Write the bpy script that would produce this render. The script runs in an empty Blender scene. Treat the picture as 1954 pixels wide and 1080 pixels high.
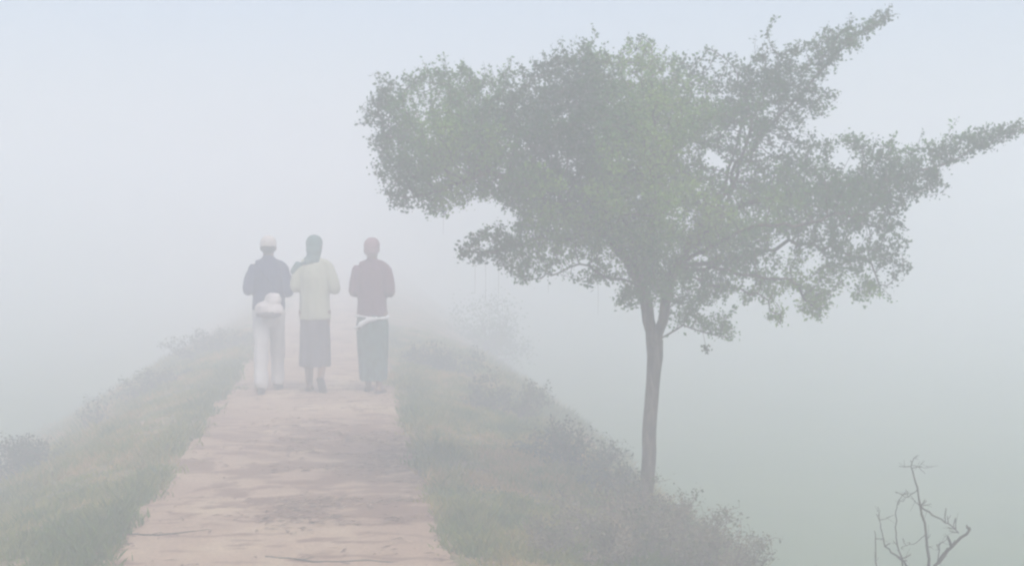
import bpy, bmesh, math, random
import numpy as np
from mathutils import Vector, Matrix, Euler

# ------------------------------------------------------------------ camera, light, exposure
SC = bpy.context.scene
COL = SC.collection
FPX, CX, CY = 2500.0, 977.0, 540.0
CAMZ = 1.83
PITCH = math.atan(115.0 / FPX)
cam = bpy.data.cameras.new('camera')
cam.sensor_width = 36.0
cam.lens = FPX / 1954.0 * 36.0
cam.clip_start = 0.05
cam.clip_end = 2000
camo = bpy.data.objects.new('camera', cam)
COL.objects.link(camo)
camo.location = (0, 0, CAMZ)
camo.rotation_euler = (math.pi / 2 - PITCH, 0, 0)
SC.camera = camo

SUN_EL, SUN_AZ = math.radians(60), math.radians(160)     # azimuth measured from +Y towards +X
w = bpy.data.worlds.new('World')
SC.world = w
w.use_nodes = True
nt = w.node_tree
bg = nt.nodes['Background']
sky = nt.nodes.new('ShaderNodeTexSky')
sky.sky_type = 'NISHITA'
sky.sun_disc = False
sky.sun_elevation = SUN_EL
sky.sun_rotation = SUN_AZ
sky.air_density = 1.0
sky.dust_density = 3.2
sky.ozone_density = 1.0
nt.links.new(sky.outputs[0], bg.inputs[0])
bg.inputs[1].default_value = 0.102
sl = bpy.data.lights.new('sun', 'SUN')
sl.energy = 1.42
sl.angle = math.radians(20)
sl.color = (1.0, 0.965, 0.92)
so = bpy.data.objects.new('sun', sl)
COL.objects.link(so)
so.location = (0, 0, 30)
sd = Vector((math.sin(SUN_AZ) * math.cos(SUN_EL), math.cos(SUN_AZ) * math.cos(SUN_EL), math.sin(SUN_EL)))
so.rotation_euler = (-sd).to_track_quat('-Z', 'Y').to_euler()
SC.view_settings.view_transform = 'Standard'
SC.view_settings.look = 'None'
SC.view_settings.exposure = 0.93
SC.view_settings.gamma = 1.0
SC.cycles.volume_bounces = 10
SC.cycles.max_bounces = 14
SC.cycles.diffuse_bounces = 4
SC.cycles.transparent_max_bounces = 16
SC.cycles.use_denoising = True
SC.cycles.filter_width = 2.4
FOG_DENSITY = 0.074
FOG_COLOR = (0.972, 0.983, 0.999)

# ------------------------------------------------------------------ helpers
rng = np.random.default_rng(11)
random.seed(5)


def at(px, py, Y):
    """world point at distance Y (world y) seen at that pixel of the 1954x1080 photo"""
    a, b = (px - CX) / FPX, (CY - py) / FPX
    c, s = math.cos(PITCH), math.sin(PITCH)
    d = Vector((a, c + b * s, -s + b * c))
    t = Y / d.y
    return Vector((d.x * t, Y, CAMZ + d.z * t))


def _hash(ix, iy, seed):
    h = (ix.astype(np.int64) * 374761393 + iy.astype(np.int64) * 668265263 + seed * 974711) & 0x7fffffff
    h = ((h ^ (h >> 13)) * 1274126177) & 0x7fffffff
    return ((h ^ (h >> 16)) & 0xffff) / 65535.0


def vnoise(x, y, seed=0):
    x = np.asarray(x, float); y = np.asarray(y, float)
    ix, iy = np.floor(x), np.floor(y)
    fx, fy = x - ix, y - iy
    fx = fx * fx * (3 - 2 * fx); fy = fy * fy * (3 - 2 * fy)
    a = _hash(ix, iy, seed); b = _hash(ix + 1, iy, seed)
    c = _hash(ix, iy + 1, seed); d = _hash(ix + 1, iy + 1, seed)
    return (a * (1 - fx) + b * fx) * (1 - fy) + (c * (1 - fx) + d * fx) * fy


def fbm(x, y, seed=0, octv=4):
    v, amp, tot = 0, 1.0, 0
    for k in range(octv):
        v = v + amp * vnoise(x * 2 ** k, y * 2 ** k, seed + 17 * k); tot += amp; amp *= 0.5
    return v / tot


def sstep(a, b, x):
    t = np.clip((x - a) / (b - a), 0, 1)
    return t * t * (3 - 2 * t)


def tag(o, label=None, cat=None, group=None, kind=None):
    if label: o['label'] = label
    if cat: o['category'] = cat
    if group: o['group'] = group
    if kind: o['kind'] = kind
    return o


def empty(name, loc, rz=0.0):
    o = bpy.data.objects.new(name, None)
    o.empty_display_size = 0.2
    COL.objects.link(o)
    o.location = loc
    o.rotation_euler = (0, 0, rz)
    return o


def np_mesh(name, verts, faces, mat, parent=None, attrs=None, smooth=False):
    """verts (n,3); faces (m,k) array of equal-sided faces"""
    verts = np.asarray(verts, np.float32); faces = np.asarray(faces, np.int32)
    me = bpy.data.meshes.new(name)
    me.vertices.add(len(verts)); me.vertices.foreach_set('co', verts.ravel())
    k = faces.shape[1]
    me.loops.add(faces.size); me.loops.foreach_set('vertex_index', faces.ravel())
    me.polygons.add(len(faces))
    me.polygons.foreach_set('loop_start', np.arange(0, faces.size, k, dtype=np.int32))
    me.polygons.foreach_set('use_smooth', np.full(len(faces), smooth))
    me.update(calc_edges=True)
    for an, av in (attrs or {}).items():
        at_ = me.attributes.new(an, 'FLOAT', 'POINT')
        at_.data.foreach_set('value', np.asarray(av, np.float32))
    me.validate()
    me.materials.append(mat)
    o = bpy.data.objects.new(name, me)
    COL.objects.link(o)
    if parent: o.parent = parent
    return o


# ------------------------------------------------------------------ materials
def mat_new(name, rough=0.85, spec=0.25):
    m = bpy.data.materials.new(name); m.use_nodes = True
    n = m.node_tree.nodes; b = n['Principled BSDF']
    b.inputs['Roughness'].default_value = rough
    b.inputs['Specular IOR Level'].default_value = spec
    return m, m.node_tree, b


def noise_mat(name, cols, scale=(4, 4, 4), detail=6, rough=0.85, bump=0.0, bumpscale=None, dist=0.0):
    """colour ramp over stretched object-space noise"""
    m, t, b = mat_new(name, rough)
    tc = t.nodes.new('ShaderNodeTexCoord'); mp = t.nodes.new('ShaderNodeMapping')
    mp.inputs['Scale'].default_value = scale
    nz = t.nodes.new('ShaderNodeTexNoise'); nz.inputs['Scale'].default_value = 1.0
    nz.inputs['Detail'].default_value = detail; nz.inputs['Distortion'].default_value = dist
    cr = t.nodes.new('ShaderNodeValToRGB')
    els = cr.color_ramp.elements
    while len(els) < len(cols): els.new(0.5)
    for k, (p, c) in enumerate(cols):
        els[k].position = p; els[k].color = (*c, 1)
    L = t.links.new
    L(tc.outputs['Object'], mp.inputs[0]); L(mp.outputs[0], nz.inputs['Vector'])
    L(nz.outputs[0], cr.inputs[0]); L(cr.outputs[0], b.inputs['Base Color'])
    if bump:
        bp = t.nodes.new('ShaderNodeBump'); bp.inputs['Strength'].default_value = bump
        bp.inputs['Distance'].default_value = 0.02
        n2 = t.nodes.new('ShaderNodeTexNoise'); n2.inputs['Scale'].default_value = bumpscale or 20
        n2.inputs['Detail'].default_value = 8
        L(tc.outputs['Object'], n2.inputs['Vector']); L(n2.outputs[0], bp.inputs['Height'])
        L(bp.outputs[0], b.inputs['Normal'])
    return m


def leaf_mat(name, c0, c1, c2, rough=0.6):
    """leaf colour from the 'tint' attribute of each leaf, with light passing through the blade"""
    m = bpy.data.materials.new(name); m.use_nodes = True
    t = m.node_tree; t.nodes.clear(); L = t.links.new
    out = t.nodes.new('ShaderNodeOutputMaterial')
    a = t.nodes.new('ShaderNodeAttribute'); a.attribute_name = 'tint'
    cr = t.nodes.new('ShaderNodeValToRGB')
    e = cr.color_ramp.elements; e.new(0.5)
    for k, (p, c) in enumerate(((0.0, c0), (0.5, c1), (1.0, c2))):
        e[k].position = p; e[k].color = (*c, 1)
    L(a.outputs['Fac'], cr.inputs[0])
    d = t.nodes.new('ShaderNodeBsdfPrincipled'); d.inputs['Roughness'].default_value = rough
    d.inputs['Specular IOR Level'].default_value = 0.3
    tr = t.nodes.new('ShaderNodeBsdfTranslucent')
    mx = t.nodes.new('ShaderNodeMixShader'); mx.inputs[0].default_value = 0.35
    L(cr.outputs[0], d.inputs['Base Color']); L(cr.outputs[0], tr.inputs['Color'])
    L(d.outputs[0], mx.inputs[1]); L(tr.outputs[0], mx.inputs[2]); L(mx.outputs[0], out.inputs[0])
    return m


M_BARK = noise_mat('bark', [(0.35, (0.038, 0.03, 0.023)), (0.5, (0.085, 0.068, 0.053)), (0.68, (0.18, 0.15, 0.12))], (28, 28, 5), bump=1.0, bumpscale=45, dist=0.6)
M_DEAD = noise_mat('dead_wood', [(0.3, (0.035, 0.03, 0.028)), (0.7, (0.09, 0.08, 0.07))], (20, 20, 20))
M_STEM = noise_mat('stem', [(0.3, (0.10, 0.075, 0.06)), (0.7, (0.19, 0.15, 0.11))], (20, 20, 20))
M_LEAF = leaf_mat('tree_leaf', (0.03, 0.085, 0.022), (0.08, 0.185, 0.04), (0.22, 0.34, 0.06))
M_LEAF_SHRUB = leaf_mat('shrub_leaf', (0.035, 0.06, 0.028), (0.10, 0.12, 0.055), (0.32, 0.25, 0.17))
M_LEAF_GREY = leaf_mat('weed_leaf', (0.035, 0.065, 0.04), (0.07, 0.11, 0.06), (0.13, 0.16, 0.09))
M_GRASS = leaf_mat('grass_blade', (0.08, 0.145, 0.015), (0.23, 0.235, 0.035), (0.46, 0.31, 0.12), 0.8)


# ground: soil and short turf on the bank, green crop on the low fields
def ground_material():
    m, t, b = mat_new('bank_and_field', 0.95, 0.1)
    L = t.links.new
    tc = t.nodes.new('ShaderNodeTexCoord')

    def nz(scale, detail=8, dist=0.0, vec=None):
        n = t.nodes.new('ShaderNodeTexNoise'); n.inputs['Scale'].default_value = scale
        n.inputs['Detail'].default_value = detail; n.inputs['Distortion'].default_value = dist
        L(vec or tc.outputs['Object'], n.inputs['Vector']); return n

    def ramp(src, cols):
        c = t.nodes.new('ShaderNodeValToRGB'); e = c.color_ramp.elements
        while len(e) < len(cols): e.new(0.5)
        for k, (p, q) in enumerate(cols): e[k].position = p; e[k].color = (*q, 1)
        L(src, c.inputs[0]); return c
    turf = ramp(nz(2.2).outputs[0], [(0.32, (0.09, 0.12, 0.03)), (0.5, (0.19, 0.165, 0.075)), (0.66, (0.38, 0.25, 0.16))])
    fine = ramp(nz(45).outputs[0], [(0.3, (0.55, 0.55, 0.55)), (0.7, (1.15, 1.15, 1.15))])
    field = ramp(nz(0.35, 6).outputs[0], [(0.35, (0.055, 0.125, 0.035)), (0.65, (0.09, 0.16, 0.05))])
    mu = t.nodes.new('ShaderNodeMix'); mu.data_type = 'RGBA'; mu.blend_type = 'MULTIPLY'; mu.inputs[0].default_value = 1
    L(turf.outputs[0], mu.inputs[6]); L(fine.outputs[0], mu.inputs[7])
    at_ = t.nodes.new('ShaderNodeAttribute'); at_.attribute_name = 'field'
    mx = t.nodes.new('ShaderNodeMix'); mx.data_type = 'RGBA'
    L(at_.outputs['Fac'], mx.inputs[0]); L(mu.outputs[2], mx.inputs[6]); L(field.outputs[0], mx.inputs[7])
    L(mx.outputs[2], b.inputs['Base Color'])
    return m


def path_material():
    m, t, b = mat_new('trodden_earth', 0.95, 0.1)
    L = t.links.new
    tc = t.nodes.new('ShaderNodeTexCoord')

    def noise(scale3, detail=6, dist=0.0):
        mp = t.nodes.new('ShaderNodeMapping'); mp.inputs['Scale'].default_value = scale3
        mp.inputs['Rotation'].default_value = (0, 0, math.radians(4))
        n = t.nodes.new('ShaderNodeTexNoise'); n.inputs['Scale'].default_value = 1
        n.inputs['Detail'].default_value = detail; n.inputs['Distortion'].default_value = dist
        L(tc.outputs['Object'], mp.inputs[0]); L(mp.outputs[0], n.inputs['Vector']); return n.outputs[0]

    def ramp(src, cols):
        c = t.nodes.new('ShaderNodeValToRGB'); e = c.color_ramp.elements
        while len(e) < len(cols): e.new(0.5)
        for k, (p, q) in enumerate(cols): e[k].position = p; e[k].color = (*q, 1)
        L(src, c.inputs[0]); return c.outputs[0]
    base = ramp(noise((1.4, 0.9, 1), 5), [(0.35, (0.34, 0.23, 0.165)), (0.55, (0.40, 0.285, 0.20)), (0.7, (0.49, 0.38, 0.26))])
    at_ = t.nodes.new('ShaderNodeAttribute'); at_.attribute_name = 'straw'  # dark streak amount, straw together with painted dappled tree shade
    mx = t.nodes.new('ShaderNodeMix'); mx.data_type = 'RGBA'
    mx.inputs[7].default_value = (0.20, 0.115, 0.08, 1)
    L(at_.outputs['Fac'], mx.inputs[0]); L(base, mx.inputs[6])
    fine = ramp(noise((60, 45, 40), 6), [(0.3, (0.8, 0.8, 0.8)), (0.7, (1.06, 1.06, 1.06))])
    mu = t.nodes.new('ShaderNodeMix'); mu.data_type = 'RGBA'; mu.blend_type = 'MULTIPLY'; mu.inputs[0].default_value = 1
    L(mx.outputs[2], mu.inputs[6]); L(fine, mu.inputs[7]); L(mu.outputs[2], b.inputs['Base Color'])
    return m


# ------------------------------------------------------------------ terrain: a raised bank carrying the path, low fields on both sides
def xc(y):
    return -0.36 - 0.126 * np.asarray(y, float)


FIELD_Z = -2.0


def zbank(u, y):
    u = np.asarray(u, float); y = np.asarray(y, float)
    wl = 1.40 + 0.4 * (vnoise(y * 0.35, y * 0 + 3, 5) - 0.5)
    wr = 1.92 + 0.4 * (vnoise(y * 0.35, y * 0 + 9, 6) - 0.5)
    a = np.abs(u)
    edge = np.where(u < 0, wl, wr)
    z = -0.12 * sstep(0.9, 2.4, a)
    z = z - (-FIELD_Z - 0.12) * sstep(0, 1, (a - edge + 0.25) / np.where(u < 0, 4.6, 3.9))
    return z


def zground(x, y):
    u = np.asarray(x, float) - xc(y)
    z = zbank(u, y)
    verge = sstep(0.85, 1.25, np.abs(u))
    z = z + verge * 0.07 * (fbm(np.asarray(x) * 2.1, np.asarray(y) * 1.6, 3) - 0.45)
    return z


def grid_obj(name, us, ys, zf, mat, attrs_f=None):
    U, Y = np.meshgrid(us, ys)
    X = U + xc(Y)
    Z = zf(X, Y, U)
    v = np.stack([X.ravel(), Y.ravel(), Z.ravel()], 1)
    nu, ny = len(us), len(ys)
    i = np.arange(nu * ny).reshape(ny, nu)
    f = np.stack([i[:-1, :-1].ravel(), i[:-1, 1:].ravel(), i[1:, 1:].ravel(), i[1:, :-1].ravel()], 1)
    at_ = {k: fn(X, Y, U).ravel() for k, fn in (attrs_f or {}).items()}
    return np_mesh(name, v, f, mat, attrs=at_, smooth=True)


def geo(a, b, n):
    return np.geomspace(a, b, n)


us = np.concatenate([-6 - geo(0.15, 100, 22)[::-1], np.arange(-6, 6.01, 0.09), 6 + geo(0.15, 110, 22)])
ys = np.concatenate([-1 - geo(0.2, 12, 8)[::-1], np.arange(-1, 24, 0.11), 24 + geo(0.15, 90, 26)])


def zg_sheet(X, Y, U):
    z = zground(X, Y)
    return z - 0.05 * (1 - sstep(0.75, 0.95, np.abs(U)))


ground = grid_obj('ground', us, ys, zg_sheet, ground_material(),
                  {'field': lambda X, Y, U: sstep(3.1, 5.0, np.abs(U) + 0.8 * (vnoise(X * 1.5, Y * 1.5, 8) - 0.5))})
tag(ground, kind='structure')


def streak_amt(X, Y, U):
    # straw, ruts and dappled tree shade painted as dark streaks across the path, thickest on its right half
    s = fbm(X * 4.2 + 1.3 * fbm(X * 5, Y * 5, 2), Y * 11 + X * 1.6 * np.sin(Y * 1.3) + 3.2 * fbm(X * 2.2, Y * 2, 7), 21, 6)
    patch = fbm(X * 0.9, Y * 0.42, 44, 3)
    right = sstep(-0.5, 0.35, U)
    mid = sstep(7.6, 8.3, Y) * (1 - 0.75 * sstep(11.0, 12.5, Y))
    thr = 0.66 - 0.23 * right * mid - 0.10 * mid - 0.12 * (patch - 0.5)
    a = sstep(thr - 0.07, thr + 0.09, s)
    # two long dark streaks near the camera
    for (x0, y0, x1, y1, wd) in ((-2.0, 7.52, -1.35, 7.60, 0.025), (-1.15, 7.10, -0.35, 7.02, 0.04), (-1.2, 8.0, -0.6, 7.85, 0.02)):
        t = np.clip(((X - x0) * (x1 - x0) + (Y - y0) * (y1 - y0)) / ((x1 - x0) ** 2 + (y1 - y0) ** 2), 0, 1)
        d = np.hypot(X - x0 - t * (x1 - x0), Y - y0 - t * (y1 - y0) + 0.02 * np.sin(X * 17))
        a = np.maximum(a, 1 - sstep(wd * 0.3, wd, d))
    return 0.88 * a


def zpath(X, Y, U):
    e = np.where(U < 0, 0.98, 0.93) + 0.26 * (fbm(Y * 2.3, np.sign(U) * 5 + Y * 0, 12, 5) - 0.5)
    inside = 1 - sstep(e - 0.10, e + 0.03, np.abs(U))
    rel = 0.014 * (fbm(X * 4.2 + 1.3 * fbm(X * 5, Y * 5, 2), Y * 11 + X * 1.6 * np.sin(Y * 1.3) + 3.2 * fbm(X * 2.2, Y * 2, 7), 21, 6) - 0.5) * -1 + 0.02 * (fbm(X * 7, Y * 12, 9, 3) - 0.5)
    return zbank(U, Y) + rel * 0.8 - 0.075 * (1 - inside) + 0.012


path = grid_obj('path', np.arange(-1.2, 1.201, 0.025),
                np.concatenate([np.arange(3, 18, 0.03), np.arange(18, 60, 0.5)]), zpath, path_material(), {'straw': streak_amt})
tag(path, kind='structure')


# ------------------------------------------------------------------ grass (stuff): separate blades over the verges and slopes
def grass():
    n = 380000
    y = 5.5 + 17 * rng.random(n) ** 1.5
    side = np.where(rng.random(n) < 0.5, -1, 1)
    u = side * (0.74 + np.where(side < 0, 5.2, 3.2) * rng.random(n) ** 1.2)
    x = u + xc(y)
    edge = np.where(u < 0, 0.98, 0.93) + 0.26 * (fbm(y * 2.3, np.sign(u) * 5 + y * 0, 12, 5) - 0.5)
    clump = fbm(x * 2.5, y * 2.5, 31, 4)
    keep = (rng.random(n) < sstep(edge - 0.16, edge + 0.16, np.abs(u) + 0.3 * (fbm(x * 6, y * 6, 88, 3) - 0.5))) & (rng.random(n) < 0.35 + 1.3 * sstep(0.35, 0.6, clump))
    # stay inside what the photo could see (with room to step aside)
    keep &= (np.abs(x) < 0.47 * y + 1.5)
    x, y, u, clump = x[keep], y[keep], u[keep], clump[keep]
    n = len(x)
    z = zground(x, y) - 0.004
    h = (0.018 + 0.042 * rng.random(n) ** 1.7) * (0.6 + 1.0 * sstep(0.35, 0.7, clump)) * (1 + 0.9 * sstep(1.6, 2.6, np.abs(u)) + 0.7 * np.exp(-((np.abs(u) - 1.05) / 0.16) ** 2))
    wdt = (0.0035 + 0.004 * rng.random(n)) * (1 + 0.06 * (y - 6))
    a = rng.random(n) * 2 * np.pi; lean = (0.25 + 0.75 * rng.random(n)) * h
    b = rng.random(n) * 2 * np.pi
    dx, dy = np.cos(a) * wdt, np.sin(a) * wdt
    lx, ly = np.cos(b) * lean, np.sin(b) * lean
    v = np.empty((n, 5, 3))
    v[:, 0] = np.stack([x - dx, y - dy, z], 1); v[:, 1] = np.stack([x + dx, y + dy, z], 1)
    v[:, 2] = np.stack([x + dx * .7 + lx * .4, y + dy * .7 + ly * .4, z + h * .6], 1)
    v[:, 4] = np.stack([x - dx * .7 + lx * .4, y - dy * .7 + ly * .4, z + h * .6], 1)
    v[:, 3] = np.stack([x + lx, y + ly, z + h], 1)
    dry = 0.55 * fbm(x * 1.3, y * 1.0, 77, 3) + 0.45 * fbm(x * 5, y * 3.5, 79, 3)
    green = np.exp(-(((u - 1.35) / 0.4) ** 2 + ((y - 8.0) / 1.0) ** 2))     # lush patch right of the path
    tint = np.clip(0.47 + 2.6 * (dry - 0.5) + 0.4 * (rng.random(n) - 0.5) - 0.15 * green - 0.32 * np.exp(-((np.abs(u) - 1.05) / 0.16) ** 2), 0, 1)  # path-edge strip: lusher green, with shade of the taller grass put into the tint
    f = np.arange(n * 5).reshape(n, 5)
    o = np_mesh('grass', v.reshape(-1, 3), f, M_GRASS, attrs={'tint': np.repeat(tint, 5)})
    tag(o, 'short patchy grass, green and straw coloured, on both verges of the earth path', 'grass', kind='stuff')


grass()


def litter():
    # straw and dry leaf bits trodden into the path, thickest on the right half between the camera and the walkers
    n = 15000
    y = 6.3 + 9 * rng.random(n) ** 1.3
    u = rng.uniform(-0.95, 0.95, n)
    x = u + xc(y)
    den = fbm(x * 2.2 + 3, y * 5.5, 51, 5)
    wgt = 0.10 + 0.9 * sstep(-0.5, 0.4, u) * sstep(7.4, 8.0, y) * (1 - .8 * sstep(10.8, 12.5, y)) + 0.5 * sstep(.75, .95, np.abs(u))
    keep = rng.random(n) < wgt * sstep(0.44, 0.60, den)
    x, y, u = x[keep], y[keep], u[keep]; n = len(x)
    L = 0.012 + 0.05 * rng.random(n) ** 2; W = 0.003 + 0.006 * rng.random(n)
    a = rng.normal(0, 0.9, n)
    dx, dy = np.cos(a), np.sin(a)
    rel = zpath(x, y, u) + 0.006
    v = np.empty((n, 4, 3)); bend = rng.normal(0, .25, n)
    v[:, 0] = np.stack([x - dx * L, y - dy * L, rel], 1)
    v[:, 1] = np.stack([x - dy * W + bend * L * .3, y + dx * W, rel + .006], 1)
    v[:, 2] = np.stack([x + dx * L, y + dy * L, rel + .004], 1)
    v[:, 3] = np.stack([x + dy * W + bend * L * .3, y - dx * W, rel + .006], 1)
    m = leaf_mat('dry_litter', (0.15, 0.09, 0.06), (0.26, 0.175, 0.125), (0.50, 0.38, 0.26), 0.9)
    o = np_mesh('leaf_litter', v.reshape(-1, 3), np.arange(n * 4).reshape(n, 4), m, attrs={'tint': np.repeat(rng.random(n) ** 1.6, 4)})
    tag(o, 'dark bits of straw and dead leaf scattered over the earth path', 'litter', kind='stuff')


litter()


# ------------------------------------------------------------------ woody growth
class Tubes:
    """many tapered tubes gathered into one mesh"""
    def __init__(self): self.v, self.f, self.n = [], [], 0

    def add(self, pts, rad, sides=5):
        P = np.asarray(pts, float); R = np.asarray(rad, float)
        if len(P) < 2: return
        T = np.gradient(P, axis=0); T /= np.linalg.norm(T, axis=1)[:, None] + 1e-9
        ref = np.array([0.0, 1, 0]) if abs(T[0][1]) < 0.8 else np.array([1.0, 0, 0])
        nrm = np.cross(T[0], ref); nrm /= np.linalg.norm(nrm)
        ang = np.arange(sides) * 2 * np.pi / sides
        rows = []
        for k in range(len(P)):
            nrm = nrm - T[k] * np.dot(nrm, T[k]); nrm /= np.linalg.norm(nrm) + 1e-9
            bn = np.cross(T[k], nrm)
            rows.append(P[k] + R[k] * (np.cos(ang)[:, None] * nrm + np.sin(ang)[:, None] * bn))
        rows.append(np.repeat(P[-1:] + T[-1:] * R[-1], sides, 0))
        self.v.append(np.concatenate(rows))
        m = len(P) + 1
        i = np.arange(m * sides).reshape(m, sides) + self.n
        j = np.roll(i, -1, axis=1)
        self.f.append(np.stack([i[:-1].ravel(), j[:-1].ravel(), j[1:].ravel(), i[1:].ravel()], 1))
        self.n += m * sides

    def build(self, name, mat, parent=None):
        return np_mesh(name, np.concatenate(self.v), np.concatenate(self.f), mat, parent, smooth=True)


def leaves(name, P, size, mat, tint, parent=None, aspect=0.5, flat=0.0):
    """one folded blade (four corners) at each point, turned every way"""
    n = len(P)
    a = rng.random(n) * 2 * np.pi; el = np.arcsin(np.clip(rng.normal(0.15, 0.5, n), -1, 1)) * (1 - flat)
    d = np.stack([np.cos(a) * np.cos(el), np.sin(a) * np.cos(el), np.sin(el)], 1)
    r = rng.normal(size=(n, 3)); r[:, 2] *= 1 - flat
    s = np.cross(d, r); s /= np.linalg.norm(s, axis=1)[:, None] + 1e-9
    up = np.cross(s, d)
    L = (size * (0.45 + 1.15 * rng.random(n) ** 1.3))[:, None] if np.isscalar(size) else size[:, None]
    v = np.empty((n, 4, 3))
    v[:, 0] = P; v[:, 1] = P + d * L * .5 + s * L * aspect * .5 + up * L * .08
    v[:, 2] = P + d * L; v[:, 3] = P + d * L * .5 - s * L * aspect * .5 + up * L * .08
    return np_mesh(name, v.reshape(-1, 3), np.arange(n * 4).reshape(n, 4), mat, parent, {'tint': np.repeat(tint, 4)})


def raster_poly(poly, X, Y):
    ins = np.zeros(X.shape, bool); n = len(poly)
    for i in range(n):
        x0, y0 = poly[i]; x1, y1 = poly[(i + 1) % n]
        if y0 == y1: continue
        c = ((Y >= min(y0, y1)) & (Y < max(y0, y1)) & (X < (x1 - x0) * (Y - y0) / (y1 - y0) + x0))
        ins ^= c
    return ins


def big_tree():
    YT = 8.5
    out = [(676, 215), (690, 172), (735, 142), (790, 130), (860, 108), (910, 128), (950, 132), (1010, 118), (1060, 104), (1100, 84), (1150, 92),
           (1200, 104), (1238, 74), (1262, 118), (1296, 112), (1340, 150), (1392, 150), (1420, 118), (1480, 112),
           (1530, 78), (1600, 60), (1640, 48), (1686, 34), (1630, 92), (1578, 140), (1530, 180), (1550, 176), (1596, 178), (1560, 222),
           (1512, 250), (1560, 262), (1620, 250), (1680, 285), (1710, 295), (1745, 278), (1800, 255), (1862, 252), (1905, 244), (1936, 246), (1915, 262),
           (1880, 282), (1780, 326), (1778, 368), (1732, 392), (1700, 430), (1716, 480), (1702, 530), (1690, 572),
           (1640, 578), (1590, 572), (1550, 610), (1516, 590), (1490, 625), (1466, 615), (1450, 560), (1400, 590), (1394, 642),
           (1336, 640), (1290, 622), (1262, 580), (1200, 590), (1168, 588), (1150, 552), (1096, 552), (1062, 520), (1030, 526),
           (992, 548), (958, 512), (862, 498), (884, 470), (895, 446), (925, 428), (930, 402), (900, 395), (862, 410),
           (780, 420), (742, 400), (702, 376), (720, 345), (682, 318), (704, 285), (688, 245)]
    holes = [(1388, 322, 26, 20), (1545, 500, 26, 13), (1450, 505, 18, 10), (1640, 455, 34, 14), (905, 412, 22, 12),
             (1600, 235, 40, 22), (1330, 545, 16, 14), (1470, 285, 22, 12), (1610, 540, 14, 9), (1420, 545, 12, 8), (1175, 545, 20, 10), (1090, 520, 22, 8)]
    S = 4
    gx, gy = np.meshgrid(np.arange(640, 1960, S), np.arange(0, 700, S))
    ins = raster_poly(out, gx, gy)
    for (hx, hy, a, b) in holes:
        ins &= ((gx - hx) / a) ** 2 + ((gy - hy) / b) ** 2 > 1
    ins &= ~((gx > 1290) & (gy > 440) & (fbm(gx / 30.0, gy / 24.0, 91, 2) < 0.27))
    # distance to the edge by repeated erosion
    dist = np.zeros(gx.shape); cur = ins.copy(); k = 0
    while cur.any() and k < 80:
        dist[cur] += S; k += 1
        e = cur.copy()
        e[1:] &= cur[:-1]; e[:-1] &= cur[1:]; e[:, 1:] &= cur[:, :-1]; e[:, :-1] &= cur[:, 1:]
        cur = e
    base = at(1232, 985, YT); base.z = float(zground(base.x, base.y)) - 0.05

    def P(px, py, dy=0.0):
        p = at(px, py, YT); return np.array([p.x, p.y + dy, p.z])
    ins &= ~((dist < 34) & (gx < 1770) & ~((gx > 1590) & (gy < 110)) & (fbm(gx / 22.0, gy / 22.0, 95, 2) > 0.47 + 0.006 * dist))
    # growth targets through the crown's volume
    iy, ix = np.nonzero(ins)
    thick = np.minimum(1.15, 0.09 + dist[iy, ix] * 0.0066)
    thick = np.maximum(thick, 0.6 * np.exp(-((gx[iy, ix] - 1262) / 90.0) ** 2 - ((gy[iy, ix] - 545) / 60.0) ** 2))
    wgt = thick ** 1.05 + 0.22 + 0.5 * np.exp(-((gx[iy, ix] - 1270) / 110.0) ** 2 - ((gy[iy, ix] - 520) / 75.0) ** 2) + 0.65 * ((gx[iy, ix] > 1280) & (gy[iy, ix] > 420)); sel = rng.choice(len(iy), 40000, p=wgt / wgt.sum())
    iy, ix, thick = iy[sel], ix[sel], thick[sel]
    px = gx[iy, ix] + rng.uniform(-S / 2, S / 2, len(sel)); py = gy[iy, ix] + rng.uniform(-S / 2, S / 2, len(sel))
    dep = thick * (2 * rng.random(len(sel)) - 1)
    shift = 0.45 * np.clip((1150 - px) / 450, 0, 1) - 0.2 * np.clip((px - 1300) / 500, 0, 1)
    att = np.array([P(a, b, d) for a, b, d in zip(px, py, dep + shift)])
    g3 = 0.5 * fbm(att[:, 0] * 5.5 + 30, att[:, 2] * 7.5 + 30, 71, 2) + 0.5 * fbm(att[:, 1] * 5.5 + 30, att[:, 2] * 7.5 + att[:, 0] * 2 + 30, 72, 2)
    att = att[(g3 > 0.46) | (thick < 0.30) | (np.abs(px - 1270) + np.abs(py - 540) * 1.3 < 130)]
    # hand-laid trunk and main limbs
    nodes, par = [], []

    def limb(start, pts):
        prev = start
        for q in pts:
            q = np.array(q); p0 = nodes[prev]; L = np.linalg.norm(q - p0); m = max(1, int(L / 0.055))
            off = rng.normal(size=3) * 0.02 * min(1, L); of2 = rng.normal(size=3) * (0.016 if nodes[start][2] > nodes[0][2] + 1.6 else 0.0)
            if start < 3: off = off * 0.35
            for t in range(1, m + 1):
                s = t / m
                nodes.append(p0 + (q - p0) * s + off * math.sin(math.pi * s) + of2 * math.sin(2 * math.pi * s) + (rng.normal(size=3) * .006 if nodes[0][2] + 1.7 < p0[2] else 0)); par.append(prev); prev = len(nodes) - 1
        return prev
    nodes.append(np.array(base)); par.append(-1)
    k0 = limb(0, [P(1233, 940, 0), P(1239, 860, .0), P(1240, 800, -.01), P(1246, 730, 0), P(1250, 680, 0), P(1249, 652, 0)])
    a1 = limb(k0, [P(1238, 612, .02), P(1231, 560, .05)])
    a2 = limb(a1, [P(1205, 505, .08), P(1160, 450, .12)])
    limb(a2, [P(1080, 395, .2), P(980, 345, .3), P(880, 300, .4), P(780, 270, .45), P(715, 240, .45)])
    limb(a2, [P(1050, 455, .0), P(960, 470, .1), P(880, 490, .1)])
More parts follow.
